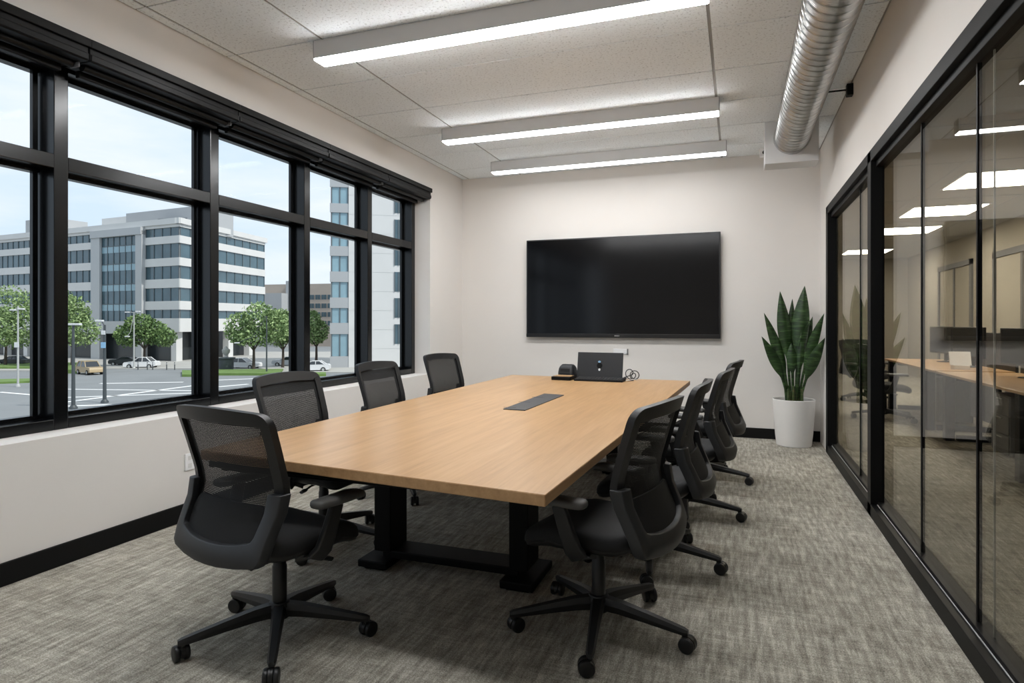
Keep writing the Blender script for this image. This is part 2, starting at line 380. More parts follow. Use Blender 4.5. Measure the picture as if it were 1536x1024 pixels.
# ------------------------------------------------------------------ left windows
mull = [-.62, .37, 1.42, 2.475, 3.583, 4.635, 5.648]
edges = mull + [JAMB - .04]
T0, T1 = 2.166, 2.246
GX = -3.735
def bay(n, y0, y1, last):
    root = bpy.data.objects.new('window_%d' % n, None); COL.objects.link(root); root.location = (REC, (y0+y1)/2, SILL)
    struct(root, 'black framed window bay with transom', 'window')
    oy = -(y0+y1)/2; ox = -REC; oz = -SILL
    def B(x0, x1, a, c, z0, z1, name, m, bevel=.004, mb=None):
        q = mb or MB(); q.box(x0+ox, x1+ox, a+oy, c+oy, z0+oz, z1+oz)
        return q.build(name, m, root, bevel) if mb is None else None
    mw = .04
    B(-3.76, REC, y1-mw, y1+(mw if not last else .039), SILL, HEAD, 'mullion', M['frame'])
    if n == 1: B(-3.76, REC, y0-mw, y0+mw, SILL, HEAD, 'mullion', M['frame'])
    a, c = y0+mw, y1-mw
    B(-3.76, REC, a, c, SILL, SILL+.062, 'bottom_rail', M['frame'])
    B(-3.76, REC, a, c, T0, T1, 'transom', M['frame'])
    B(-3.76, REC, a, c, HEAD-.11, HEAD, 'head_rail', M['frame'])
    for nm, z0, z1 in (('lower_sash', SILL+.062, T0), ('upper_sash', T1, HEAD-.11)):
        q = MB(); s = .028; gp = .013
        B(GX-.012, GX+.012, c-gp-s, c-gp, z0, z1, '', None, mb=q)
        B(GX-.025, GX+.03, a, a+.016, z0, z1, '', None, mb=q)
        B(GX-.025, GX+.03, a, c-gp, z0, z0+.022, '', None, mb=q); B(GX-.025, GX+.03, a, c-gp, z1-.022, z1, '', None, mb=q)
        q.build(nm, M['frame'], root)
        B(GX-.003, GX+.003, a-.005, c+.005, z0-.005, z1+.005, 'pane', M['glassL'], 0)
for k in range(7):
    bay(k+1, edges[k], edges[k+1], k == 6)
# roller blinds, one cassette per bay, drawn fully up
pl = ['roller blind cassette behind the frame edge at far left', 'black roller blind cassette over the leftmost visible window', 'black roller blind cassette over the window with the tan car',
      'black roller blind cassette over the window behind the second chair', 'black roller blind cassette over the window with the glass tower corner', 'black roller blind cassette over the narrow window next to the pier']
for k in range(1, 7):
    y0, y1 = edges[k], edges[k+1]
    if k == 6: y1 = JAMB - .02
    t = thing('roller_blind', pl[k-1], 'blind', (XL, (y0+y1)/2, HEAD), 0, 'raised roller blinds over the windows')
    h = (y1-y0)/2
    q = MB(); q.box(-.19, .022, -h+.003, h-.003, -.092, .02); q.box(.022, .042, -h-.001, h+.001, -.018, .03); q.box(.022, .032, -h+.006, h-.006, -.088, -.05)
    q.build('cassette', M['blind'], t, .006)
    q = MB(); q.cyl((-.075, -h+.03, -.098), (-.075, h-.03, -.098), .024, n=18); q.build('roller', M['blind'], t, smooth=40)
    q = MB(); q.box(-.16, -.125, -h+.05, h-.05, -.142, -.10); q.build('hem_bar', M['blind'], t, .006)
    q = MB(); q.box(-.10, -.03, h-.022, h-.014, -.12, -.09); q.build('bracket', M['gray'], t, .002)

# ------------------------------------------------------------------ glass partition on the right
b = MB(); GT = 2.45
b.box(XR, XR+.1, YF, YB+.1, GT, ZC+.2); b.box(XR, XR+.1, 6.98, YB+.1, 0, GT); b.box(XR, XR+.1, YF, -.5, 0, GT)
wr = struct(b.build('wall_right', M['wall']), 'white wall above the glass partition', 'wall')
pr_ = bpy.data.objects.new('window_8', None); COL.objects.link(pr_); pr_.location = (XR, 3, 0); struct(pr_, 'black framed glass partition along the corridor side', 'glass partition')
def PB(name, x0, x1, y0, y1, z0, z1, m, bevel=.003):
    q = MB(); q.box(x0, x1, y0-3, y1-3, z0, z1); return q.build(name, m, pr_, bevel)
PB('top_rail', -.012, .11, -.5, 6.98, GT-.075, GT+.002, M['black'])
PB('top_track', .02, .09, -.5, 6.98, GT-.115, GT-.07, M['black'])
PB('bottom_rail', -.012, .025, -.5, 6.98, 0, .085, M['black'])
PB('bottom_track', .03, .10, -.5, 6.98, 0, .105, M['black'])
PB('track_highlight', .026, .030, -.5, 6.98, .083, .088, M['gap'], .001)  # pale strip paints the highlight line along the bottom rail
PB('post', -.012, .07, 6.86, 6.985, 0, GT, M['black'])
PB('post', -.012, .07, 4.74, 4.85, 0, GT, M['black'])
for y in (5.52, 3.79, 2.985): PB('joint', .052, .068, y-.008, y+.008, .1, GT-.1, M['black'], 0)
PB('joint', .066, .072, 2.85, 2.857, .1, GT-.1, M['gap'], 0)
for y0, y1 in ((5.528, 6.87), (4.84, 5.512), (3.798, 4.75), (2.993, 3.782), (-.5, 2.977)):
    PB('pane', .055, .065, y0, y1, .09, GT-.09, M['glassR'], 0)

# ------------------------------------------------------------------ ceiling lights
for (x0, x1, y, lab) in ((-2.66, -.145, 3.48, 'nearest long white linear ceiling light, crossing the top edge of the photo'),
                         (-2.693, -.144, 5.48, 'middle long white linear ceiling light, second from the camera'),
                         (-2.71, -.108, 6.81, 'farthest long white linear ceiling light, closest to the television wall'),
                         (-2.68, -.145, 1.48, 'added long white linear ceiling light above the camera, out of view')):  # last one is added out of view to brighten the front of the room
    t = thing('linear_ceiling_light', lab, 'ceiling light', ((x0+x1)/2, y+.06, ZC), 0, 'linear lights under the ceiling')
    h = (x1-x0)/2
    q = MB(); q.loft([[(-h, -.06, z), (h, -.06, z), (h, .06, z), (-h, .06, z)] for z in (-.118, -.0005)]); q.build('housing', M['housing'], t)
    q = MB(); q.box(-h+.002, h-.002, -.058, .058, -.130, -.1185); q.build('diffuser', M['ledB' if y > 6 else 'ledC' if y < 2 else 'ledA'], t, .003)
    for a_ in (-h-.004, h):
        q = MB(); q.box(a_, a_+.004, -.06, .06, -.124, -.0005); q.build('end_cap', M['gray'], t)

# ------------------------------------------------------------------ spiral duct
DX, DZ, DR, DY0, DY1 = .48, 3.02, .15, .6, 6.34
t = thing('spiral_duct', 'silver spiral ventilation duct running along the ceiling above the glass', 'duct', (DX, 3.5, DZ))
q = MB(); n = 40; prof = []
pitch = .085; y = DY0
while y < DY1:
    for dy, dr in ((0, 0), (.003, .0035), (.006, .0035), (.009, 0), (.020, .0), (.022, .0009), (.024, 0), (.036, 0), (.038, .0009), (.040, 0), (.052, 0), (.054, .0009), (.056, 0), (.068, 0), (.070, .0009), (.072, 0)):
        prof.append((y+dy, DR+dr))
    y += pitch
rings = [[(r*math.cos(2*PI*i/n), yy - 3.5 + .018*math.cos(2*PI*i/n), r*math.sin(2*PI*i/n)) for i in range(n)] for yy, r in prof]
q.loft(rings); q.build('pipe', M['duct'], t, smooth=30)
q = MB(); q.lathe([(DR+.012, 0), (DR+.012, .05), (DR+.004, .06)], 40); q.xform(lambda p: Vector((p.x, p.z + DY1 - 3.5 - .05, p.y))); q.build('collar', M['duct'], t, smooth=40)
q = MB(); q.box(-.235, .225, DY1-3.5, DY1-3.5+.26, -.235, ZC-DZ); q.build('end_box', M['housing'], t, .004)
q = MB(); q.cyl((.12, 2.0, .10), (XR-DX-.02, 2.0, .10), .007, n=8); q.box(XR-DX-.045, XR-DX, 1.97, 2.03, .05, .14); q.box(.10, .125, 1.98, 2.02, .06, .14); q.build('hanger', M['black'], t, .002)
# ceiling sensor camera
t = thing('security_camera', 'small white security camera under the ceiling beside the duct box', 'camera', (.27, 7.30, ZC))
q = MB(); slab(q, round_poly([(-.05,-.05),(.05,-.05),(.05,.05),(-.05,.05)], .015, 4), [(-.012,.0),(0,0)]); q.box(-.04, .04, -.05, .04, -.085, -.012); q.build('body', M['white'], t, .008)
q = MB(); q.lathe([(.020,0),(.020,.012),(.012,.016)], 18); q.xform(lambda p: Vector((p.x+.005, -.05-p.z, p.y-.052))); q.build('lens', M['black'], t, smooth=40)

# ------------------------------------------------------------------ television, outlets
t = thing('television', 'large black flat television on the white end wall', 'television', (-1.335, YB-.022, 1.115))
tw, th = 1.158, 1.213
q = MB(); q.box(-tw, tw, -.055, -.012, 0, th); q.box(-tw*.4, tw*.4, -.012, .0215, th*.3, th*.7); q.build('casing', M['tvblack'], t, .004)
q = MB(); q.box(-tw+.016, tw-.016, -.0575, -.054, .048, th-.016); q.build('screen', M['screen'], t)
q = MB(); q.box(-tw, tw, -.062, -.05, .004, .044); q.build('bottom_bezel', M['tvblack'], t, .002)
q = MB(); q.box(-.045, -.035, -.0632, -.06, .018, .028); q.box(-.030, -.020, -.0632, -.06, .018, .028); q.box(-.015, .0, -.0632, -.06, .018, .028); q.box(.006, .012, -.0632, -.06, .018, .028); q.build('badge', M['gap'], t)
t = thing('wall_outlet', 'white wall socket box under the television', 'outlet', (-1.32, YB, .95))
q = MB(); q.box(-.088, .075, -.018, 0, -.032, .032); q.build('plate', M['white'], t, .004)
q = MB(); q.box(.08, .09, -.025, 0, -.04, .03); q.build('side_plate', M['gray'], t, .002)
t = thing('wall_outlet', 'small white socket low on the window wall behind the front chair', 'outlet', (XL, 3.17, .38))
q = MB(); q.box(0, .008, -.038, .038, -.055, .055); q.build('plate', M['white'], t, .002)
for dz in (-.025, .025):
    q = MB(); q.box(.0075, .010, -.014, .014, dz-.014, dz+.014); q.build('socket', M['sill'], t, .003)

# ------------------------------------------------------------------ conference table
TC = [(-2.214, 2.116), (-.586, 1.947), (-.424, 6.22), (-2.262, 6.278)]
t = thing('conference_table', 'long oak veneer conference table on black metal legs', 'table', (-1.4, 4.1, 0))
cx, cy = -1.4, 4.1
poly = round_poly([(x-cx, y-cy) for x, y in TC], .006, 3)
q = MB(); slab(q, poly, [(.700,.002),(.703,0),(.737,0),(.740,.002)]); q.m = [1]*len(q.f); q.m[-1] = 0
q.build('tabletop', [M['wood'], M['woodedge']], t)
q = MB()
q.rect_tube([(-.52, -1.62, .672), (-.52, 1.75, .672)], (.06, .05)); q.rect_tube([(.52, -1.62, .672), (.52, 1.75, .672)], (.06, .05))
for yy in (-1.95, -1.12, 0, 1.3, 1.95): q.box(-.70, .70, yy-.03, yy+.03, .66, .699)
q.box(-.76, .76, -1.99, -1.93, .672, .699)
q.build('underframe', M['black'], t, .004)
q = MB(); q.box(-.16, .2, -.6, .5, .60, .66); q.build('cable_tray', M['black'], t, .006)
for yy in (-1.1, 1.35):
    for xx in (-.385, .385):
        q = MB(); q.box(xx-.05, xx+.05, yy-.09, yy+.09, .075, .66); q.box(xx-.038, xx+.038, yy-.075, yy+.075, .07, .6); q.build('leg', M['black'], t, .006)
    q = MB()
    q.box(-.385, .385, yy-.085, yy+.085, .045, .085)
    q.build('stretcher', M['black'], t, .006)
    for xx in (-.40, .40):
        q = MB(); sgn = 1 if xx > 0 else -1
        q.box(xx-.085, xx+.085, yy-.17, yy+.17, .012, .05); q.box(xx-.06, xx+.06, yy-.15, yy-.09, 0, .014); q.box(xx-.06, xx+.06, yy+.09, yy+.15, 0, .014)
        q.build('foot', M['black'], t, .006)
q = MB(); q.prism([(-1.415-cx, 3.763-cy), (-1.262-cx, 3.752-cy), (-1.247-cx, 4.64-cy), (-1.415-cx, 4.672-cy)], .7395, .746)
cf = q.build('cable_flap', M['dgray'], t, .002)
for k in range(3):
    q = MB(); q.box(-.015-.02, .05, -.28+k*.30, -.27+k*.30, .7459, .7465); q.build('slot', M['black'], cf)

# ------------------------------------------------------------------ things on the table
t = thing('monitor', 'thin dark grey screen back with round emblem at the far table end', 'monitor', (-1.275, 6.07, .74), math.radians(-6))
q = MB()
q.hexa([(-.232,-.005,.012),(.232,-.005,.012),(.232,.010,.012),(-.232,.010,.012)], [(-.232,.035,.262),(.232,.035,.262),(.232,.048,.262),(-.232,.048,.262)])
q.build('panel', M['laptop'], t, .004)
q = MB(); q.box(-.232, .232, -.012, .16, 0, .014); q.build('base', M['laptop'], t, .004)
def face(x, z): return Vector((x, -.005 + (z-.012)*.16 - .001, z))
q = MB(); q.lathe([(.028,0),(.028,.003)], 24); q.xform(lambda p: face(p.x, .135+p.y*1.0) - Vector((0, p.z, 0))); q.build('emblem', M['black'], t)
q = MB(); q.lathe([(.014,0),(.014,.002)], 16); q.xform(lambda p: face(p.x-.003, .172+p.y*.75) - Vector((0, p.z, 0))); q.build('emblem_top', M['bluem'], t)
q = MB(); q.lathe([(.011,0),(.011,.002)], 12); q.xform(lambda p: face(p.x, .096+p.y*1.2) - Vector((0, p.z, 0))); q.build('emblem_bottom', M['whitem'], t)
t = thing('keyboard', 'black keyboard lying in front of the dark screen', 'keyboard', (-1.235, 5.905, .74), math.radians(-3))
q = MB(); q.hexa([(-.235,-.075,0),(.235,-.075,0),(.235,.075,0),(-.235,.075,0)], [(-.235,-.075,.016),(.235,-.075,.016),(.235,.075,.03),(-.235,.075,.03)]); q.build('body', M['black'], t, .004)
q = MB()
for r in range(5):
    for c in range(15):
        x = -.222 + c*.0297; y = -.066 + r*.027; z = .016 + (y+.075)/.15*.014
        q.box(x, x+.025, y, y+.022, z-.002, z+.006)
q.build('keys', M['key'], t, .002)
t = thing('charging_tray', 'low black tray with a wooden top left of the keyboard', 'tray', (-1.60, 5.93, .74), math.radians(-4))
q = MB(); slab(q, round_poly([(-.10,-.085),(.10,-.085),(.10,.085),(-.10,.085)], .02, 5), [(0,.004),(.004,0),(.03,0),(.034,.004)]); q.build('body', M['black'], t, smooth=40)
q = MB(); q.box(-.085, .085, -.055, .075, .0335, .04); q.build('wooden_top', M['wood'], t, .003)
t = thing('speaker', 'small black dome shaped speaker beside the dark screen', 'speaker', (-1.60, 6.10, .74), math.radians(-10))
q = MB(); base = round_poly([(-.085,-.07),(.085,-.07),(.085,.07),(-.085,.07)], .035, 6)
slab(q, base, [(0,.006),(.006,0),(.06,0),(.10,.008),(.125,.022),(.137,.04),(.14,.055)]); q.build('body', M['laptop'], t, smooth=50)
q = MB(); q.hexa([(-.06,-.075,.02),(.06,-.075,.02),(.06,-.068,.02),(-.06,-.068,.02)], [(-.05,-.064,.10),(.05,-.064,.10),(.05,-.058,.10),(-.05,-.058,.10)]); q.build('grille', M['fabric'], t, .003)
q = MB()
pts = []
for k in range(60):
    a = k/59; ang = a*5.2*PI; r = .035 + .018*math.sin(a*9)
    pts.append((-.985 + .07*a + r*math.cos(ang), 6.08 + .05*math.sin(a*5), .79 + r*math.sin(ang) + .006 - .015*a))
pts = [(-1.04, 6.12, .76)] + pts + [(-.93, 6.0, .746), (-.98, 5.96, .745)]
q.tube(pts, .0045, 6); o = q.build('cable', M['cable'], None, smooth=60); tag(o, 'coiled black cable right of the dark screen on the table', 'cable')
q = MB(); q.tube([(-.99, 5.93, .748), (-.96, 5.96, .752), (-.94, 6.0, .755), (-.90, 6.04, .75)], .0045, 6); o = q.build('cable', M['white'], None, smooth=60); tag(o, 'short white cable curving from the keyboard end', 'cable')

# ------------------------------------------------------------------ potted plant
t = thing('potted_plant', 'snake plant with dark green leaves in a white pot in the corner', 'plant', (.565, 7.25, 0))
q = MB(); q.lathe([(.165,.0),(.172,.006),(.185,.12),(.197,.30),(.207,.46),(.209,.485),(.204,.49),(.196,.485),(.190,.44),(.02,.44)], 48, cap1=True); q.build('pot', M['pot'], t, smooth=40)
q = MB(); q.lathe([(.188,.438),(.188,.452),(.1,.462),(.01,.466)], 32); q.build('soil', M['soil'], t, smooth=60)
def leaf(base, ctl, tip, width, roll, stalk=.45):
    b0 = Vector(base); t0 = Vector(tip); mid = Vector(ctl)
    side = Vector((math.cos(roll), math.sin(roll), 0))
    rings = []; n = 26
    for k in range(n+1):
        s = k/n
        p = b0*(1-s)**2 + mid*2*s*(1-s) + t0*s*s
        tg = ((mid-b0)*(1-s)*2 + (t0-mid)*2*s).normalized()
        sd_ = (side - tg*side.dot(tg)).normalized(); nr = tg.cross(sd_)
        q_ = max(0, (s-stalk)/(1-stalk))
        wd = .013*(1-q_) + width/2*max(0, math.sin(PI*q_**.88))**.9
        wd = max(wd, .001); th_ = .004; fold = wd*.4
        rings.append([p - sd_*wd + nr*fold, p - sd_*wd*.5 + nr*fold*.3 + nr*th_*.3, p + nr*th_*.5, p + sd_*wd*.5 + nr*fold*.3 + nr*th_*.3, p + sd_*wd + nr*fold,
                      p + sd_*wd*.5 + nr*fold*.3 - nr*th_, p - nr*th_, p - sd_*wd*.5 + nr*fold*.3 - nr*th_])
    q = MB(); q.loft(rings); return q.build('leaf', M['leaf'], t, smooth=70)
Z0 = .45
for bs, ct, tp, wd, roll in (
  ((-.03,.0), (-.05,-.03,.95), (-.136,-.02,1.63), .125, .1), ((.02,.0), (.02,-.03,1.0), (.105,.0,1.685), .155, -.15),
  ((.0,.03), (-.01,.05,.95), (-.01,.06,1.55), .09, .3), ((-.05,-.01), (-.075,-.03,.84), (-.295,-.05,1.40), .085, .1),
  ((.05,-.02), (.06,-.05,.84), (.258,-.27,1.39), .09, -.5), ((-.06,-.04), (-.085,-.06,.74), (-.32,-.10,1.15), .09, .1),
  ((.06,-.05), (.08,-.07,.72), (.262,-.30,1.145), .10, -.35), ((.04,-.02), (.05,-.05,.92), (.15,-.05,1.32), .09, .7),
  ((-.01,-.05), (-.02,-.10,.85), (-.03,-.06,1.08), .085, .0), ((-.05,-.02), (-.07,-.04,.82), (-.18,-.03,1.18), .075, .5),
  ((-.07,.0), (-.085,-.01,.78), (-.20,.0,1.09), .05, .3), ((.02,-.05), (.04,-.09,.85), (.07,-.05,1.20), .07, -.2),
  ((.03,.04), (.05,.06,.9), (.19,.10,1.36), .09, -.4)):
    leaf((bs[0], bs[1], Z0), ct, tp, wd, roll)
q = MB()
for k in range(11):
    a = 2*PI*k/11; r = .035 + .05*((k*5) % 3)/2
    q.tube([(r*math.cos(a), r*math.sin(a)-.02, Z0-.01), (r*1.05*math.cos(a), r*1.05*math.sin(a)-.02, Z0+.12+.03*(k % 3))], [.017, .012], 8)
q.build('stem', M['stalk'], t, smooth=60)

# ------------------------------------------------------------------ task chair
def sstep(a, c, x): x = max(0, min(1, (x-a)/(c-a))); return x*x*(3-2*x)
PROF = [(.38,-.300),(.46,-.308),(.54,-.278),(.62,-.242),(.67,-.228),(.73,-.236),(.85,-.272),(1.03,-.330)]
def prof(z):
    if z <= PROF[0][0]: return PROF[0][1]
    for (a, ya), (c, yc) in zip(PROF, PROF[1:]):
        if z <= c:
            return ya + (yc-ya)*(z-a)/(c-a)
    return PROF[-1][1]
def profs(z): return (prof(z-.015)+prof(z)*2+prof(z+.015))/4
def BP(x, z, off=0): 
    zz = z + .014*math.cos(PI*x/.58)*sstep(.85, 1.0, z)
    return (x, profs(z) + .55*x*x + off, zz)
def ring_band(outer, inner, o0, o1):
    n = len(outer); q = MB()
    rr = [[BP(x, z, o0) for x, z in outer], [BP(x, z, o1) for x, z in outer], [BP(x, z, o1) for x, z in inner], [BP(x, z, o0) for x, z in inner]]
    for k in range(4):
        a, c = rr[k], rr[(k+1) % 4]
        q.add(a + c, [(i, (i+1) % n, n+(i+1) % n, n+i) for i in range(n)])
    return q
def resample(poly, step):
    out = []
    for i in range(len(poly)):
        a = Vector(poly[i]); c = Vector(poly[(i+1) % len(poly)]); m_ = max(1, int((c-a).length/step))
        for k in range(m_): out.append(tuple(a + (c-a)*k/m_))
    return out
def make_chair():
    t = thing('task_chair', '', 'chair')
    P = M['plastic']
    # five-star base with casters
    q = MB(); q.lathe([(.030,.075),(.040,.08),(.048,.10),(.048,.135),(.040,.15),(.030,.152)], 24)
    for k in range(5):
        a = 2*PI*k/5; ca, sa = math.cos(a), math.sin(a)
        rows = []
        for r, zt, hh, w_ in ((.02,.146,.055,.062),(.10,.140,.050,.054),(.22,.120,.040,.044),(.33,.100,.030,.038),(.372,.092,.026,.034),(.388,.086,.018,.022)):
            w2 = w_/2
            rows.append([(r*ca - s_*sa, r*sa + s_*ca, z_) for s_, z_ in ((-w2*.8, zt-hh), (w2*.8, zt-hh), (w2, zt-hh*.45), (w2*.62, zt), (-w2*.62, zt), (-w2, zt-hh*.45))])
        q.loft(rows)
    q.build('star_base', P, t, smooth=35)
    for k in range(5):
        a = 2*PI*k/5; R_ = .372; cxx, cyy = R_*math.cos(a), R_*math.sin(a); yaw = a + 1.0 + k*1.3
        dx, dy = math.cos(yaw), math.sin(yaw); off = .014
        wx, wy = cxx + dx*off, cyy + dy*off
        q = MB(); q.cyl((cxx, cyy, .05), (cxx, cyy, .078), .010, n=10)
        hood = []
        for s_ in (-.0085, .0085):
            hood.append([(wx + dx*.033*math.cos(b_) - dy*s_, wy + dy*.033*math.cos(b_) + dx*s_, .032 + .033*math.sin(b_)) for b_ in [PI*(-.1 + 1.2*j/10) for j in range(11)]])
        q.loft(hood)
        c_ = q.build('caster', M['castor'], t, smooth=40)
        for s_ in (-1, 1):
            q = MB(); rings = []
            for o_, r_ in ((.008,.026),(.010,.0305),(.013,.032),(.022,.032),(.027,.030),(.029,.025),(.029,.012)):
                rings.append([(wx + dx*r_*math.cos(2*PI*j/20) - dy*o_*s_, wy + dy*r_*math.cos(2*PI*j/20) + dx*o_*s_, .032 + r_*math.sin(2*PI*j/20)) for j in range(20)])
            q.loft(rings); q.build('wheel', M['castor'], c_, smooth=40)
    q = MB(); q.lathe([(.030,.10),(.030,.30),(.027,.305),(.027,.345),(.024,.35),(.024,.40)], 20); q.build('gas_lift', M['castor'], t, smooth=40)
    q = MB(); q.hexa([(-.055,-.13,.345),(.055,-.13,.345),(.05,.10,.35),(-.05,.10,.35)], [(-.09,-.16,.41),(.09,-.16,.41),(.09,.13,.41),(-.09,.13,.41)])
    mech = q.build('tilt_mechanism', M['castor'], t, .008)
    q = MB(); q.tube([(.05,.03,.375),(.16,.03,.372),(.235,.045,.366)], .006, 8); q.tube([(.225,.04,.366),(.268,.048,.364)], [.010,.008], 8, flat=1.6); q.build('lever', M['castor'], mech, smooth=40)
    # seat
    so = round_poly([(-.235,-.235),(.235,-.235),(.262,.10),(.245,.255),(-.245,.255),(-.262,.10)], [.09,.09,.3,.09,.09,.3], 7)
    so = resample(so, .03)
    def dish(p):
        z = p.z
        if z > .42: z += -.018*math.exp(-((p.x/.15)**2 + ((p.y+.02)/.17)**2)) 
        z -= .040*sstep(.12, .27, p.y)
        z += .012*sstep(-.12, -.24, p.y) if p.y < -.12 else 0
        return Vector((p.x, p.y, z))
    def cushion(levels, name, m):
        q = MB(); rings = []
        for z, i in levels: rings.append([(x*(1-i/.25), (y-.01)*(1-i/.25)+.01, z) for x, y in so])
        q.loft(rings); q.xform(dish); return q.build(name, m, t, smooth=60)
    cushion([(.425,.022),(.428,.006),(.438,0),(.455,0),(.472,.004),(.484,.014),(.491,.03),(.495,.07),(.496,.12),(.4965,.17),(.497,.22),(.497,.245)], 'seat', M['fabric'])
    cushion([(.398,.06),(.402,.03),(.418,.008),(.428,.006)], 'seat_pan', P)
    # back
    ang = [(-.262,.440),(.262,.440),(.284,.67),(.296,1.0),(-.296,1.0),(-.284,.67)]
    outer = resample(round_poly(ang, [.05,.05,.12,.055,.055,.12], 7), .025)
    def wd(p): return .040 + .014*sstep(.93, .99, p[1]) + .012*sstep(.50, .46, p[1]) if p[1] > .5 else .046
    inner = inset(outer, wd)
    ring_band(outer, inner, -.016, .014).build('back_frame', P, t, .007, 3, smooth=50)
    q = MB(); cxz = (0, .73); rings = []
    edge = inset(outer, lambda p: wd(p) - .006)
    for s in (1, .85, .7, .55, .4, .25, .1): rings.append([BP(cxz[0]+(x-cxz[0])*s, cxz[1]+(z-cxz[1])*s, .002) for x, z in edge])
    q.loft(rings, cap0=False); q.build('back_mesh', M['net'], t, smooth=80)['label'] = 'fine black see-through mesh'
    # lumbar pad behind the net
    lp = resample(round_poly([(-.215,.475),(.215,.475),(.235,.64),(-.235,.64)], [.03,.03,.06,.06], 6), .03)
    q = MB(); rings = [[BP((x)*s, .56+(z-.56)*s, o_) for x, z in lp] for s, o_ in ((1,-.006),(.99,-.014),(.7,-.016),(.3,-.016),(.05,-.016))]
    q.loft(rings); q.build('lumbar_pad', M['fabric'], t, smooth=60)
    # outer shell: U-shaped support
    path = []
    op = [(.294,.690),(.289,.62),(.283,.56),(.277,.50),(.270,.452),(.252,.434),(.16,.422),(.07,.415)]
    ip = [(.236,.692),(.231,.62),(.226,.57),(.222,.540),(.214,.524),(.195,.516),(.13,.504),(.06,.498)]
    outp = op + [(0,.414)] + [(-x, z) for x, z in op[::-1]]; inp = ip + [(0,.497)] + [(-x, z) for x, z in ip[::-1]]
    q = MB(); rings = []
    for (xo, zo), (xi, zi) in zip(outp, inp):
        xm, zm = (xo+xi)/2, (zo+zi)/2
        rings.append([BP(xo, zo, .010), BP(xo*1.012, zo, -.022), BP(xo*.985+xi*.015, zo*.97+zi*.03, -.040), BP(xm, zm, -.046), BP(xi, zi, -.038), BP(xi, zi, -.012)])
    q.loft(rings); q.build('lumbar_shell', M['shell'], t, .003, smooth=45)
    q = MB(); rings = []
    for y_, z_, hw, th_ in ((-.315,.447,.235,.03),(-.318,.420,.225,.03),(-.29,.40,.18,.034),(-.23,.385,.115,.036),(-.14,.378,.08,.036),(-.05,.376,.06,.034)):
        row = []
        for k in range(9):
            x = hw*(k/4-1); sag = -.035*(1-(x/.22)**2) * (1 if z_ > .41 else .45)
            row.append((x, y_ + .45*x*x, z_+sag+.02))
        rings.append(row + [(x, y + .012, z + th_) for x, y, z in row[::-1]])
    q.loft(rings); q.build('back_support', P, t, smooth=40)
    for s_ in (-1, 1):
        q = MB(); q.lathe([(.014,0),(.014,.012),(.009,.016)], 14); q.xform(lambda p, s_=s_: Vector((s_*(.20+p.z), -.285+p.x, .43+p.y))); q.build('pivot_bolt', M['castor'], t, smooth=40)
        # armrest
        q = MB()
        q.rect_tube([(s_*.10,-.03,.392),(s_*.20,-.035,.390),(s_*.270,-.035,.400),(s_*.300,-.025,.435),(s_*.311,-.005,.50),(s_*.318,.03,.61)],
                    [(.075,.02),(.075,.022),(.072,.026),(.07,.028),(.064,.028),(.055,.026)], up=(s_*1.0,0,.25))
        a_ = q.build('armrest', P, t, .006, smooth=50)
        pad = resample(round_poly([(-.040,-.12),(.040,-.12),(.046,.06),(.034,.135),(-.034,.135),(-.046,.06)], [.035,.035,.1,.03,.03,.1], 6), .02)
        q = MB(); slab(q, pad, [(.608,.016),(.612,.004),(.620,0),(.632,.001),(.638,.006),(.641,.014),(.642,.028)])
        q.xform(lambda p, s_=s_: Vector((p.x + s_*.318, p.y + .03, p.z + .006*sstep(.0,.13,p.y) - .012*sstep(.06,.15,p.y)))); q.build('arm_pad', M['padmat'], a_, smooth=50)['label'] = 'dark grey padded armrest top'
    return t
def spin(ch, star):      # turn the base under the seat
    for c in ch.children:
        if c.name.startswith(('star_base', 'caster')): c.rotation_euler = (0, 0, star)
chairs = [  # x, y, facing direction (degrees from +X), star angle, scale, label
 (-1.79, 2.12, 78, 18, .97, 'black mesh task chair nearest the camera at the table head, its back turned to us'),
 (-.555, 2.63, 168, 61, .98, 'black mesh task chair nearest the camera on the glass partition side of the table'),
 (-.45, 3.48, 177, 61, .98, 'second black mesh task chair along the glass partition side, partly behind the first'),
 (-.345, 4.42, 175, 61, .98, 'third black mesh task chair along the glass partition side of the table'),
 (-.28, 5.42, 172, 61, .98, 'farthest black mesh task chair on the glass partition side, mostly hidden'),
 (-2.32, 3.13, 0, 75, .98, 'black mesh task chair on the window side, first behind the chair at the table head'),
 (-2.39, 4.25, 0, 20, .98, 'middle of the three black mesh task chairs along the window side'),
 (-2.49, 5.54, -8, 40, .98, 'farthest black mesh task chair on the window side, next to the white pier'),
]
proto = make_chair()
for i, (x, y, fdeg, star, sc, lab) in enumerate(chairs):
    o = proto if i == 0 else copy_tree(proto)
    rz = math.radians(fdeg - 90)
    o.location = (x, y, 0); o.rotation_euler = (0, 0, rz); o.scale = (sc, sc, sc)
    tag(o, lab, 'chair', 'task chairs around the conference table'); spin(o, math.radians(star) - rz)

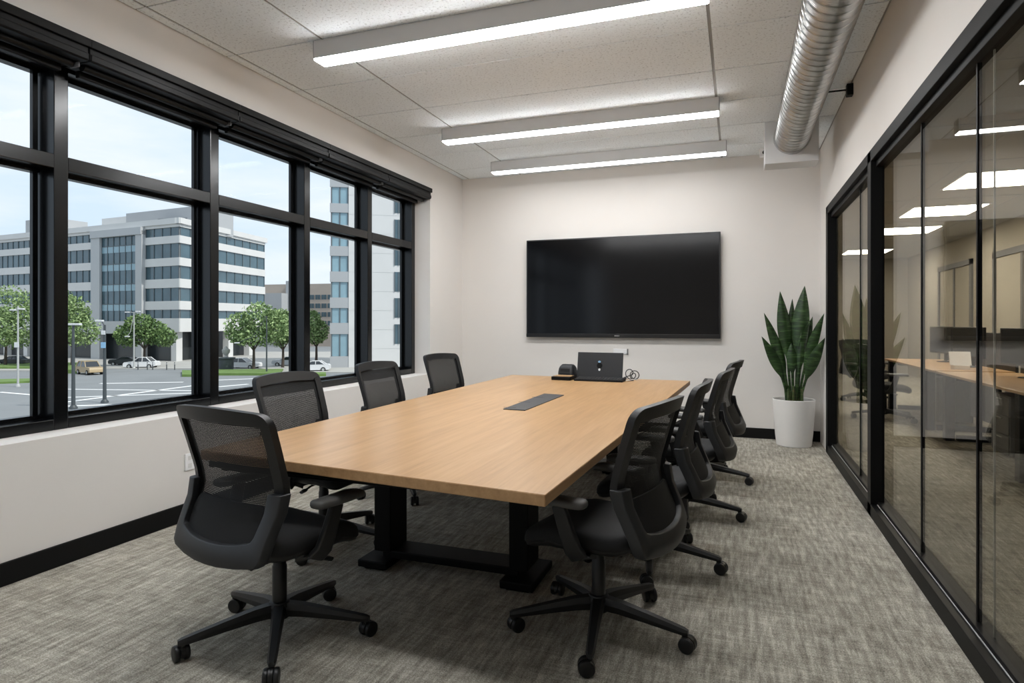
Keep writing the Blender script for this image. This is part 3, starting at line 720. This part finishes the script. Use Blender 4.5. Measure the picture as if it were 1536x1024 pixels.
# ------------------------------------------------------------------ open office behind the glass
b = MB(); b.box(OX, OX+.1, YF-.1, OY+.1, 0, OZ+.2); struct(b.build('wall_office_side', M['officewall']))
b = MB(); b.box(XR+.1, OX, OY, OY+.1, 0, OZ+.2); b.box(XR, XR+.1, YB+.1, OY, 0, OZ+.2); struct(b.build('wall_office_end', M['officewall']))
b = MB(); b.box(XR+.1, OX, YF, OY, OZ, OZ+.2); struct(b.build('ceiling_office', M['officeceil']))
b = MB()
for y in (4.6, 6.0, 7.4, 9.5, 11.6, 13.7): b.box(XR+.1, OX, y-.008, y+.008, OZ-.004, OZ)
for x in (2.15, 3.35): b.box(x-.01, x+.01, YF, OY, OZ-.004, OZ)
struct(b.build('trim_office_ceiling', M['tbar']))
for n_, (y, lab) in enumerate(((8.37, 'nearest bright square light panel seen through the glass partition'), (10.5, 'second bright light panel seen through the glass partition'),
                (12.55, 'third bright light panel seen through the glass partition'), (16.0, 'farthest bright light panel seen through the glass partition'))):
    t = thing('ceiling_light_panel', lab, 'ceiling light', (2.75, y, OZ), 0, 'light panels in the neighbouring office')
    q = MB(); q.box(-.46, .46, -.46, .46, -.012, 0); q.build('frame', M['housing'], t)
    q = MB(); q.box(-.43, .43, -.43, .43, -.016, -.011); q.build('diffuser', M['officeled'], t)
t = thing('ceiling_vent', 'round ceiling vent seen through the glass partition', 'vent', (3.25, 7.0, OZ))
q = MB(); q.lathe([(.26,0),(.26,-.01),(.22,-.03),(.20,-.02),(.16,-.035),(.13,-.02),(.08,-.04),(.02,-.04)], 32); q.build('ring', M['gray'], t, smooth=40)
# glazed doors in the office side wall
for n_, (y0, y1) in enumerate(((5.2, 6.6), (7.6, 8.6), (10.2, 12.4), (13.4, 15.4))):
    root = bpy.data.objects.new('door_%d' % (n_+1), None); COL.objects.link(root); root.location = (OX, (y0+y1)/2, 0); struct(root, 'framed opening in the office side wall', 'door')
    h = (y1-y0)/2
    q = MB(); q.box(-.04, 0, -h, -h+.1, 0, 2.45); q.box(-.04, 0, h-.1, h, 0, 2.45); q.box(-.04, 0, -h, h, 2.35, 2.45); q.box(-.03, 0, -.04, .04, 0, 2.35); q.build('frame', M['gray'], root, .003)
    q = MB(); q.box(-.015, -.005, -h+.1, h-.1, 0, 2.35); q.build('panel', M['officewall'], root)
# desks
def desk(y0, y1, lab):
    t = thing('office_desk', lab, 'desk', (2.55, (y0+y1)/2, 0), 0, 'bench desks in the neighbouring office')
    h = (y1-y0)/2
    q = MB(); q.box(-.40, .40, -h, h, .715, .74); q.build('tabletop', [M['wood']], t, .003)
    for s_ in (-1, 1):
        q = MB(); yy = s_*(h-.30)
        q.box(-.40, -.31, yy-.05, yy+.05, 0, .715); q.box(.28, .36, yy-.04, yy+.04, 0, .715); q.box(-.28, .28, yy-.03, yy+.03, 0, .06); q.box(-.28, .28, yy-.03, yy+.03, .655, .715)
        q.build('leg_frame', M['black'], t, .004)
    q = MB(); q.box(.22, .25, -h+.1, h-.1, .12, .70); q.build('modesty_panel', M['gray'], t, .003)
    q = MB(); q.box(.40, .43, -h, h, .5, 1.17); q.build('screen_divider', M['dgray'], t, .004)
    return t
desk(5.9, 8.42, 'nearest wooden bench desk with black legs behind the glass')
desk(8.55, 11.1, 'second wooden bench desk behind the glass, beyond the nearest one')
def monitor(x, y, rz, lab):
    t = thing('computer_monitor', lab, 'monitor', (x, y, .74), rz, 'monitors on the office desks')
    q = MB(); q.box(-.31, .31, -.012, .02, .12, .50); q.build('panel', M['tvblack'], t, .005)
    q = MB(); q.box(-.29, .29, -.0135, -.011, .14, .48); q.build('screen', M['screen'], t)
    q = MB(); q.rect_tube([(0,.03,.28),(0,.06,.2),(0,.06,.02)], (.06,.02), up=(0,1,0)); q.lathe([(.10,0),(.10,.008),(.03,.016),(.02,.02)], 20, (0,.05,0)); q.build('stand', M['black'], t, .003)
monitor(2.72, 6.62, math.radians(-62), 'large dark monitor nearest the glass at the right edge of the photo')
monitor(2.72, 7.65, math.radians(-70), 'dark monitor in the middle of the nearest office desk')
monitor(2.72, 9.3, math.radians(-75), 'dark monitor on the second office desk')
monitor(2.72, 10.4, math.radians(-80), 'dark monitor at the far end of the second office desk')
q = MB(); q.box(-.11,.11,-.004,.004,0,.16); q.xform(lambda p: Vector((p.x+2.5, p.y+8.8+.3*p.z, p.z+.79)))
q.box(2.42, 2.58, 8.76, 8.88, .74, .79); o = q.build('paper_stand', M['white'], None, .002); tag(o, 'small pale card standing on the second office desk', 'card')
def pedestal(y, lab):
    t = thing('drawer_pedestal', lab, 'cabinet', (2.62, y, 0), 0, 'pedestals under the office desks')
    q = MB(); q.box(-.20, .18, -.22, .22, .03, .60); q.build('body', M['gray'], t, .004)
    for k in range(3):
        q = MB(); q.box(-.212, -.20, -.21, .21, .045+k*.185, .22+k*.185); d_ = q.build('drawer', M['gray'], t, .003)
        q = MB(); q.box(-.222, -.212, -.06, .06, .185+k*.185, .195+k*.185); q.build('handle', M['palepole'], d_, .002)
pedestal(7.35, 'grey drawer pedestal under the nearest office desk')
pedestal(9.6, 'grey drawer pedestal under the second office desk')
for x, y, fdeg, star, lab in ((1.85, 9.55, 10, 30, 'dark task chair in the office behind the glass, at the second desk'), (2.0, 11.7, -60, 50, 'dark task chair in the office behind the glass, beyond the second desk')):
    o = copy_tree(proto); rz = math.radians(fdeg-90); o.location = (x, y, 0); o.rotation_euler = (0, 0, rz); o.scale = (1, 1, 1)
    tag(o, lab, 'chair', 'task chairs in the neighbouring office'); spin(o, math.radians(star)-rz)

# ------------------------------------------------------------------ outdoors: ground
b = MB(); c0 = fr(20, -40, 0); 
b.add([(-3.9, -60, GROUND), (-3.9, 320, GROUND), (-420, 320, GROUND), (-420, -60, GROUND)], [(0,1,2,3)])
struct(b.build('street_floor', M['asphalt']), 'grey asphalt street and crossing', 'street')
def ground_poly(px, z, name, m, th=.12):
    pts = [far(u, depth_of_row(v)) for u, v in px]
    q = MB(); q.prism([(p.x, p.y) for p in pts], GROUND, GROUND+z)
    return q.build(name, m)
struct(ground_poly([(-160,556.5),(60,556.5),(150,553.5),(330,553.5),(420,559),(620,559),(620,528),(-160,528)], .12, 'sidewalk_floor', M['paving']), 'pale sidewalk in front of the office block', 'sidewalk')
def grass(px, lab, z=.3):
    tag(ground_poly(px, z, 'grass_strip', M['grass']), lab, 'grass', 'grass strips by the street', 'stuff')
grass([(-40,577),(44,574),(48,570),(-40,572)], 'grass strip at the kerb beside the pale pole at far left', .22)
grass([(-60,554),(60,554),(60,546),(-60,547)], 'grass strip under the tree at far left', .35)
grass([(98,560),(119,560),(122,548),(98,548)], 'clipped grass beside the tan car', .5)
grass([(327,563),(420,563),(425,556),(327,557)], 'grass strip below the flowering tree', .3)
grass([(440,566),(489,564),(489,561),(440,562)], 'grass patch at the foot of the glass tower', .3)
grass([(273,565),(287,565),(287,558),(273,558)], 'small grass patch beside the window post', .3)
def stripe(a, c, wpx, lab):
    p = far(a[0], depth_of_row(a[1])); r = far(c[0], depth_of_row(c[1])); d = (r-p); d.normalize(); nrm = Vector((-d.y, d.x, 0))*wpx
    q = MB(); q.prism([(p+nrm).xy, (p-nrm).xy, (r-nrm).xy, (r+nrm).xy], GROUND+.004, GROUND+.012); o = q.build('road_marking', M['paint']); tag(o, lab, 'road marking', 'painted road lines')
stripe((90,604),(300,577), .28, 'white crosswalk line running diagonally behind the lamp posts')
stripe((98,596),(300,589), .24, 'white stop line nearest the window')
stripe((60,583),(300,586), .22, 'long white lane line across the junction')
stripe((0,588),(48,592), .22, 'white line at the far left of the street')
stripe((100,609),(190,606), .3, 'short white line at the foot of the lamp posts')
stripe((150,575),(275,573), .3, 'pale line in the middle of the junction')
stripe((328,570),(420,566), .3, 'white line beside the flowering tree lawn')
stripe((328,580),(372,576), .3, 'white line just above the window sill at the second window')

# ------------------------------------------------------------------ office block across the street
def line_basis(A, B):
    d = (B-A); Ln = d.length; d = d.normalized(); nrm = Vector((d.y, -d.x, 0))
    if nrm.dot(EYEV - A) < 0: nrm = -nrm
    return d, nrm, Ln
def s_of(A, d, u):
    r = FV + RV*((u-768)/FPX)
    # A + d*s = t*r  (xy)
    det = d.x*(-r.y) - d.y*(-r.x); return ((-A.x)*(-r.y) - (-A.y)*(-r.x))/det
class Face:
    def __init__(s, A, B): s.A = Vector((A.x, A.y, 0)); s.d, s.n, s.L = line_basis(s.A, Vector((B.x, B.y, 0)))
    def s(s, u): return s_of(s.A, s.d, u)
    def z(s, u, v):
        p = s.A + s.d*s.s(u); return EYE + (HORIZON-v)/FPX*p.dot(FV)
    def box(s, q, s0, s1, n0, n1, z0, z1, m=0):
        P = lambda a, n, z: s.A + s.d*a + s.n*n + Vector((0,0,z))
        q.hexa([P(s0,n0,z0),P(s1,n0,z0),P(s1,n1,z0),P(s0,n1,z0)], [P(s0,n0,z1),P(s1,n0,z1),P(s1,n1,z1),P(s0,n1,z1)], m)
def glazed(face, s0, s1, z0, z1, pitch, name, root, m0='fglass', rows=(), depth=.12, bars=.07, spand=()):
    q = MB(); face.box(q, s0, s1, -.25, depth-.1, z0, z1, 0)
    n = max(1, round((s1-s0)/pitch))
    for k in range(n+1):
        a = s0 + (s1-s0)*k/n; face.box(q, a-bars, a+bars, -.2, depth, z0, z1, 1)
    for z in rows: face.box(q, s0, s1, -.2, depth, z-.06, z+.06, 1)
    for za, zb in spand: face.box(q, s0, s1, -.2, depth-.05, za, zb, 2)
    return q.build(name, [M[m0], M['mull'], M['fglassb']], root)
bld = thing('office_building', 'grey concrete office block with ribbon windows across the street', 'building')
C1, CL, CR = far(269.5, 108), far(4, 130), far(396, 134)
dl = (CL-C1); CLL = C1 + dl*1.25
fl = Face(C1, CLL); fR = Face(C1, CR)
ROWS = [(17.8,16.3),(15.0,12.5),(11.1,8.85),(7.3,5.0),(3.5,2.0)]
TOPZ, SOF = 19.3, -.35
back = CLL + (CR - C1)
q = MB(); foot = [C1.xy, CR.xy, back.xy, CLL.xy]
q.prism([tuple(p) for p in foot], SOF, 17.9)
for f_ in (fl, fR):
    zs = [TOPZ-.0] + [z for r in ROWS for z in r] + [SOF]
    for a, c in zip(zs[0::2], zs[1::2]): f_.box(q, -.25 if f_ is fR else -.25, f_.L, 0, .28, c, a)
    f_.box(q, -.6, f_.L+.4, -.5, .6, 18.3, TOPZ)
o = q.build('wall', M['concrete'], bld)
s_p0, s_p1, s_p2, s_p3 = fl.s(219.5), fl.s(210), fl.s(156.5), fl.s(143.5)
for i, (zt, zb) in enumerate(ROWS):
    glazed(fl, .1, s_p0, zb, zt, 1.9, 'window_band', bld); glazed(fl, s_p3, fl.L, zb, zt, 1.9, 'window_band', bld); glazed(fR, .1, fR.L, zb, zt, 2.6, 'window_band', bld)
q = MB(); fl.box(q, s_p0, s_p1, 0, .9, GROUND, 17.6); fl.box(q, s_p2, s_p3, 0, .9, GROUND, 17.6); fl.box(q, s_p0, s_p3, 0, 1.1, 16.9, 18.2); fl.box(q, s_p0-1, s_p3+3, 0, 1.0, SOF-.4, 1.5)
q.build('portal', M['concrete2'], bld)
glazed(fl, s_p1, s_p2, 1.5, 16.9, 1.7, 'curtain_wall', bld, rows=(4.6, 8.2, 11.9, 15.2), depth=.5, spand=((3.4,4.6),(7.0,8.2),(10.7,11.9),(14.0,15.2)))
q = MB(); ctr = (C1+CR+back+CLL)/4
inn = [ctr + (Vector((p.x, p.y, 0)) - Vector((ctr.x, ctr.y, 0)))*.93 for p in foot]
q.prism([(p.x, p.y) for p in inn], GROUND, SOF); q.build('lobby', M['lobby'], bld)
q = MB()
for a in (1.0, 9.5): fl.box(q, a, a+1.3, -1.3, -.1, GROUND, SOF)
for a in [fl.s(100), fl.s(40), fl.s(10)]: fl.box(q, a, a+1.3, -1.3, -.1, GROUND, SOF)
q.build('column', M['concrete'], bld)
for a in (6.5, 14, 21):
    q = MB(); fR.box(q, a, a+1.5, -1.3, -.1, GROUND, SOF); q.build('column', M['concrete'], bld)
q = MB(); fl.box(q, 3, fl.s(150), -14, -5, 17.9, 22.4); q.build('roof_unit', M['concrete3'], bld)
q = MB(); fl.box(q, fl.s(158), fl.s(98), -16, -7, 17.9, 22.4); q.build('roof_unit', M['concrete'], bld)
q = MB(); fl.box(q, fl.s(47), fl.s(6), -11, -4, 17.9, 23.0); q.build('roof_unit', M['concrete3'], bld)
q = MB(); fR.box(q, 6, 16, -9, -3, 17.9, 20.4); q.build('roof_unit', M['mull'], bld)
# ------------------------------------------------------------------ glass and concrete tower
tw_ = thing('tower_building', 'tall pale concrete tower with stacked windows at the right windows', 'building')
A = far(496, 94); Bt = far(523, 94.5); Ct = far(640, 97); f1 = Face(A, Bt); f2 = Face(Bt, Ct)
dp = FV*14
q = MB(); zt = 23.0
q.prism([tuple(A.xy), tuple(Bt.xy), tuple(Ct.xy), tuple((Ct+dp).xy), tuple((A+dp).xy)], GROUND, zt)
f2.box(q, 0, f2.L, 0, .25, GROUND, zt)
for k in range(10): f2.box(q, 0, f2.L, .25, .28, GROUND+2.9*k, GROUND+2.9*k+2.84)
q.build('wall', M['concrete'], tw_)
def z94(v): return EYE + (HORIZON-v)*94.2/FPX
for va, vb in ((281,305),(319,337),(354,369),(384,407),(423,446),(462,484),(501,534)):
    glazed(f1, .15, f1.L-.1, z94(vb), z94(va), 1.15, 'window', tw_, m0='fglassb')
q = MB()
for va, vb in ((267,281),(305,319),(337,354),(369,384),(407,423),(446,462),(484,501),(534,560)): f1.box(q, -.1, f1.L, 0, .22, z94(vb)+.02, z94(va)-.02)
q.build('spandrel', M['concrete3'], tw_)
for za in (-2, 2, 6, 10, 14, 18): 
    s0 = f2.s(592); s1 = f2.s(604); glazed(f2, s0, s1, za, za+3.0, .8, 'window', tw_, m0='fglass', depth=.4)
# brick building far behind
bb = thing('brick_building', 'tan brick building far down the street between block and tower', 'building')
A = far(380, 185); Bt = far(520, 178); f3 = Face(A, Bt); dp = FV*20
q = MB(); q.prism([tuple(A.xy), tuple(Bt.xy), tuple((Bt+dp).xy), tuple((A+dp).xy)], GROUND, 12.4); q.build('wall', M['brick'], bb)
def z18(v): return EYE + (HORIZON-v)*180/FPX
q = MB(); f3.box(q, 0, f3.L*.42, 0, 5, GROUND, z18(440)); f3.box(q, f3.L*.4, f3.L*.46, 0, 2, GROUND, 13.2); q.build('wing', M['concrete3'], bb)
for r in range(4):
    for c in range(8):
        a = f3.L*(.48+c*.065); glazed(f3, a, a+1.5, z18(449+r*13), z18(442+r*13), 1.0, 'window', bb, m0='fglass')

# ------------------------------------------------------------------ trees
def tree(u, v_base, h_trunk, blobs, lab, m, n, flower=False):
    d = depth_of_row(v_base); p = far(u, d)
    t = thing('street_tree', lab, 'tree', p, 0, 'street trees outside the windows')
    q = MB(); q.tube([(0,0,0),(.08,.0,h_trunk*.5),(0,.1,h_trunk),(.1,0,h_trunk+1.6)], [.24,.19,.15,.08], 8)
    for k in range(5):
        a = k*2*PI/5; q.tube([(0,.1,h_trunk*.9),(1.1*math.cos(a),1.1*math.sin(a),h_trunk+1.2),(2.0*math.cos(a),2.0*math.sin(a),h_trunk+2.0)], [.10,.06,.03], 6)
    q.build('trunk', M['bark'], t, smooth=60)
    q = MB(); rnd = random.Random(int(u*7+v_base))
    tot = sum(b_[3]*b_[4] for b_ in blobs)
    for l_, f_, z_, rx, rz in blobs:
        ctr_ = RV*l_ + FV*f_ + Vector((0,0,z_))
        for k in range(int(n*rx*rz/tot)):
            while True:
                w_ = Vector((rnd.uniform(-1,1), rnd.uniform(-1,1), rnd.uniform(-1,1)))
                if .25 < w_.length < 1: break
            w_ = w_.normalized()*(w_.length**.5)*(.82+.28*rnd.random())
            c_ = ctr_ + Vector((w_.x*rx, w_.y*rx, w_.z*rz)); s_ = rnd.uniform(.14,.30)
            a_ = Vector((rnd.gauss(0,1), rnd.gauss(0,1), rnd.gauss(0,1))).normalized(); b_ = a_.cross(Vector((rnd.gauss(0,1), rnd.gauss(0,1), rnd.gauss(0,1)))).normalized()
            q.add([c_-a_*s_, c_+b_*s_*.6, c_+a_*s_, c_-b_*s_*.6], [(0,1,2,3)])
    q.build('foliage', m, t)
tree(8, 550, 3.6, [(-2,0,6.2,4.2,3.2),(2.2,0,6.6,3.6,3.6),(.5,0,9.4,3.6,3.2),(0,-1,4.6,4.0,1.5)], 'large bright green tree at the far left window', M['leafa'], 5200)
tree(108, 552, 3.4, [(-1.0,0,6.8,3.0,3.2),(1.4,0,5.6,2.6,2.4),(0,0,8.6,2.4,2.4),(-2.0,0,9.6,2.2,2.4)], 'bright green tree beside the window post, above the tan car', M['leafa'], 4200)
tree(216, 550, 3.0, [(-2.2,0,4.9,2.2,1.8),(1.4,0,5.3,2.3,1.9),(-.6,0,6.6,2.2,1.6),(3.0,0,4.6,1.9,1.5)], 'dark green tree in front of the office block entrance', M['leafb'], 4200)
tree(380, 556, 3.2, [(-1.8,0,6.0,2.1,2.4),(.8,0,7.4,2.6,2.3),(3.0,0,6.4,2.2,2.4),(0,0,4.9,2.9,1.5)], 'round green tree on the lawn behind the second window side chair', M['leafa'], 4400)
tree(424, 552, 3.0, [(-.5,0,5.4,2.1,2.2),(1.2,0,5.9,2.2,2.2),(0,0,7.2,1.8,1.7)], 'green tree just left of the third window post', M['leafa'], 3000)
tree(474, 550, 3.4, [(-.7,0,7.0,1.5,1.9),(.6,0,5.6,1.4,1.7),(-.2,0,4.6,1.6,1.1)], 'slim green tree beside the glass tower', M['leafa'], 2200)

# ------------------------------------------------------------------ street lamps and poles
def lamp_post(u, v_base, v_top, lab, m, arms, r=.16, sign=None, cat='street lamp'):
    d = depth_of_row(v_base); p = far(u, d); h = (v_base - v_top)/FPX*d
    t = thing('street_lamp', lab, cat, p, YAW, 'lamp posts along the street')
    q = MB(); q.tube([(0,0,0),(0,0,h)], [r, r*.6], 10); q.lathe([(r*2,0),(r*2,.12),(r*1.2,.3)], 12); q.build('pole', m, t, smooth=50)
    for dx, dz in arms:
        q = MB(); q.tube([(0,0,h-.1),(dx*.5,0,h+dz*.8),(dx,0,h+dz)], r*.35, 6); a_ = q.build('arm', m, t, smooth=50)
        q = MB(); q.box(dx-.32, dx+.32, -.16, .16, h+dz-.09, h+dz+.07); q.build('lamp_head', M['lamp'], a_, .04)
    if sign:
        for (zf, w_, h_, mm) in sign:
            q = MB(); q.box(-w_/2, w_/2, -.22, -.16, h*zf-h_/2, h*zf+h_/2); q.build('sign', M[mm], t, .02)
lamp_post(27, 580, 459, 'pale grey lamp post with a small white sign at the far left window', M['palepole'], [(-.5,-.4),(.35,-.3)], .11, [(.52,.5,.55,'lamp')])
lamp_post(110, 613, 487, 'dark lamp post nearest the window, left of the taller pair', M['pole'], [(-.35,.05),(.3,.05)], .15)
lamp_post(157, 604, 487, 'dark lamp post with white round signals right of the tan car', M['pole'], [(-.45,.35)], .15, [(.90,.35,.35,'lamp'),(.74,.4,.5,'bluem')])
lamp_post(201, 553, 468, 'slim grey lamp post with two white heads in front of the dark tree', M['palepole'], [(-1.0,.0),(.6,.1),(-1.0,-3.6)], .12)
lamp_post(400, 560, 474, 'dark traffic pole in front of the round green tree', M['pole'], [(-4.0,-3.6)], .12)

# ------------------------------------------------------------------ cars
def car(u, v_base, length, height, rz, m, lab, suv=True):
    p = far(u, depth_of_row(v_base)); t = thing('car', lab, 'car', p, YAW + rz, 'cars on the street')
    Lh = length/2; W = .92
    side = [(-Lh,.35),(-Lh,.75),(-Lh+.15,.95),(-Lh*.45,1.02),(Lh*.9,1.05),(Lh,.9),(Lh,.4),(Lh*.8,.28),(-Lh*.85,.28)]
    q = MB(); q.loft([[(x, y*k, z) for x, z in side] for y, k in ((-W,.96),(-W,1.0),(W,1.0),(W,.96))]); q.build('body', m, t, .06, 3, smooth=40)
    cab = [(-Lh*.42,1.0),(-Lh*.12,height-.04),(Lh*.7,height),(Lh*.92,1.02)] if suv else [(-Lh*.45,1.0),(-Lh*.05,height),(Lh*.4,height),(Lh*.72,1.02)]
    q = MB(); q.loft([[(x, s_*(W*.95 if z < 1.1 else W*.78), z) for x, z in cab] for s_ in (-1, 1)]); q.build('cabin', M['carglass'], t, .04, 2, smooth=40)
    q = MB(); x0, x1 = cab[1][0], cab[2][0]; q.box(x0, x1, -W*.79, W*.79, height-.06, height+.02)
    for s_ in (-1, 1):
        q.tube([(cab[0][0], s_*W*.93, 1.0), (cab[1][0], s_*W*.79, height)], .05, 6); q.tube([(cab[3][0], s_*W*.93, 1.0), (cab[2][0], s_*W*.79, height)], .08, 6)
        xm = (cab[1][0]+cab[2][0])/2; q.tube([(xm, s_*W*.94, 1.0), (xm, s_*W*.8, height)], .05, 6)
    q.build('roof', m, t, smooth=40)
    for sx in (-.62, .62):
        for s_ in (-1, 1):
            q = MB(); q.cyl((sx*Lh, s_*(W-.2), .33), (sx*Lh, s_*(W+.02), .33), .33, n=20); w_ = q.build('wheel', M['tire'], t, smooth=40)
            q = MB(); q.cyl((sx*Lh, s_*(W), .33), (sx*Lh, s_*(W+.03), .33), .19, n=14); q.build('hub_cap', M['palepole'], w_, smooth=40)
car(135, 561, 4.4, 1.75, math.radians(145), M['carA'], 'tan sport utility car at the junction below the left tree')
car(213, 552, 4.6, 1.65, math.radians(5), M['carB'], 'white car parked in front of the office block entrance', False)
car(188, 548, 4.4, 1.4, math.radians(0), M['carD'], 'dark low car just left of the white parked car', False)
car(366, 553, 4.8, 1.6, math.radians(172), M['carB'], 'white car behind the lawn under the round tree', False)
car(432, 549, 4.5, 1.5, math.radians(4), M['carC'], 'silver car left of the third window post', False)
car(470, 557, 4.6, 1.5, math.radians(10), M['carB'], 'white car parked beside the glass tower', False)
car(20, 548, 4.5, 1.5, math.radians(0), M['carD'], 'dark car under the tree at the far left', False)
for u in (207, 221, 229, 250, 262):
    p = far(u, depth_of_row(554.5)); t = thing('bollard', 'thin dark bollard at the kerb in front of the white parked car', 'bollard', p, 0, 'bollards along the kerb')
    q = MB(); q.lathe([(.07,0),(.07,1.0),(.05,1.08),(.01,1.1)], 12); q.build('post', M['pole'], t, smooth=40)
    q = MB(); q.lathe([(.075,.82),(.075,.92)], 12); q.build('band', M['lamp'], t, smooth=40)
t = thing('planter', 'round dark street planter with a pale urn near the office block corner', 'planter', far(339, depth_of_row(556)))
q = MB(); q.lathe([(.9,0),(1.0,.3),(1.05,1.6),(1.25,1.75),(1.25,1.9),(.4,1.95)], 20); q.build('tub', M['pole'], t, smooth=40)
q = MB(); q.lathe([(.35,1.9),(.2,2.2),(.5,2.6),(.55,3.0),(.3,3.2),(.1,3.5)], 16); q.build('urn', M['paving'], t, smooth=50)
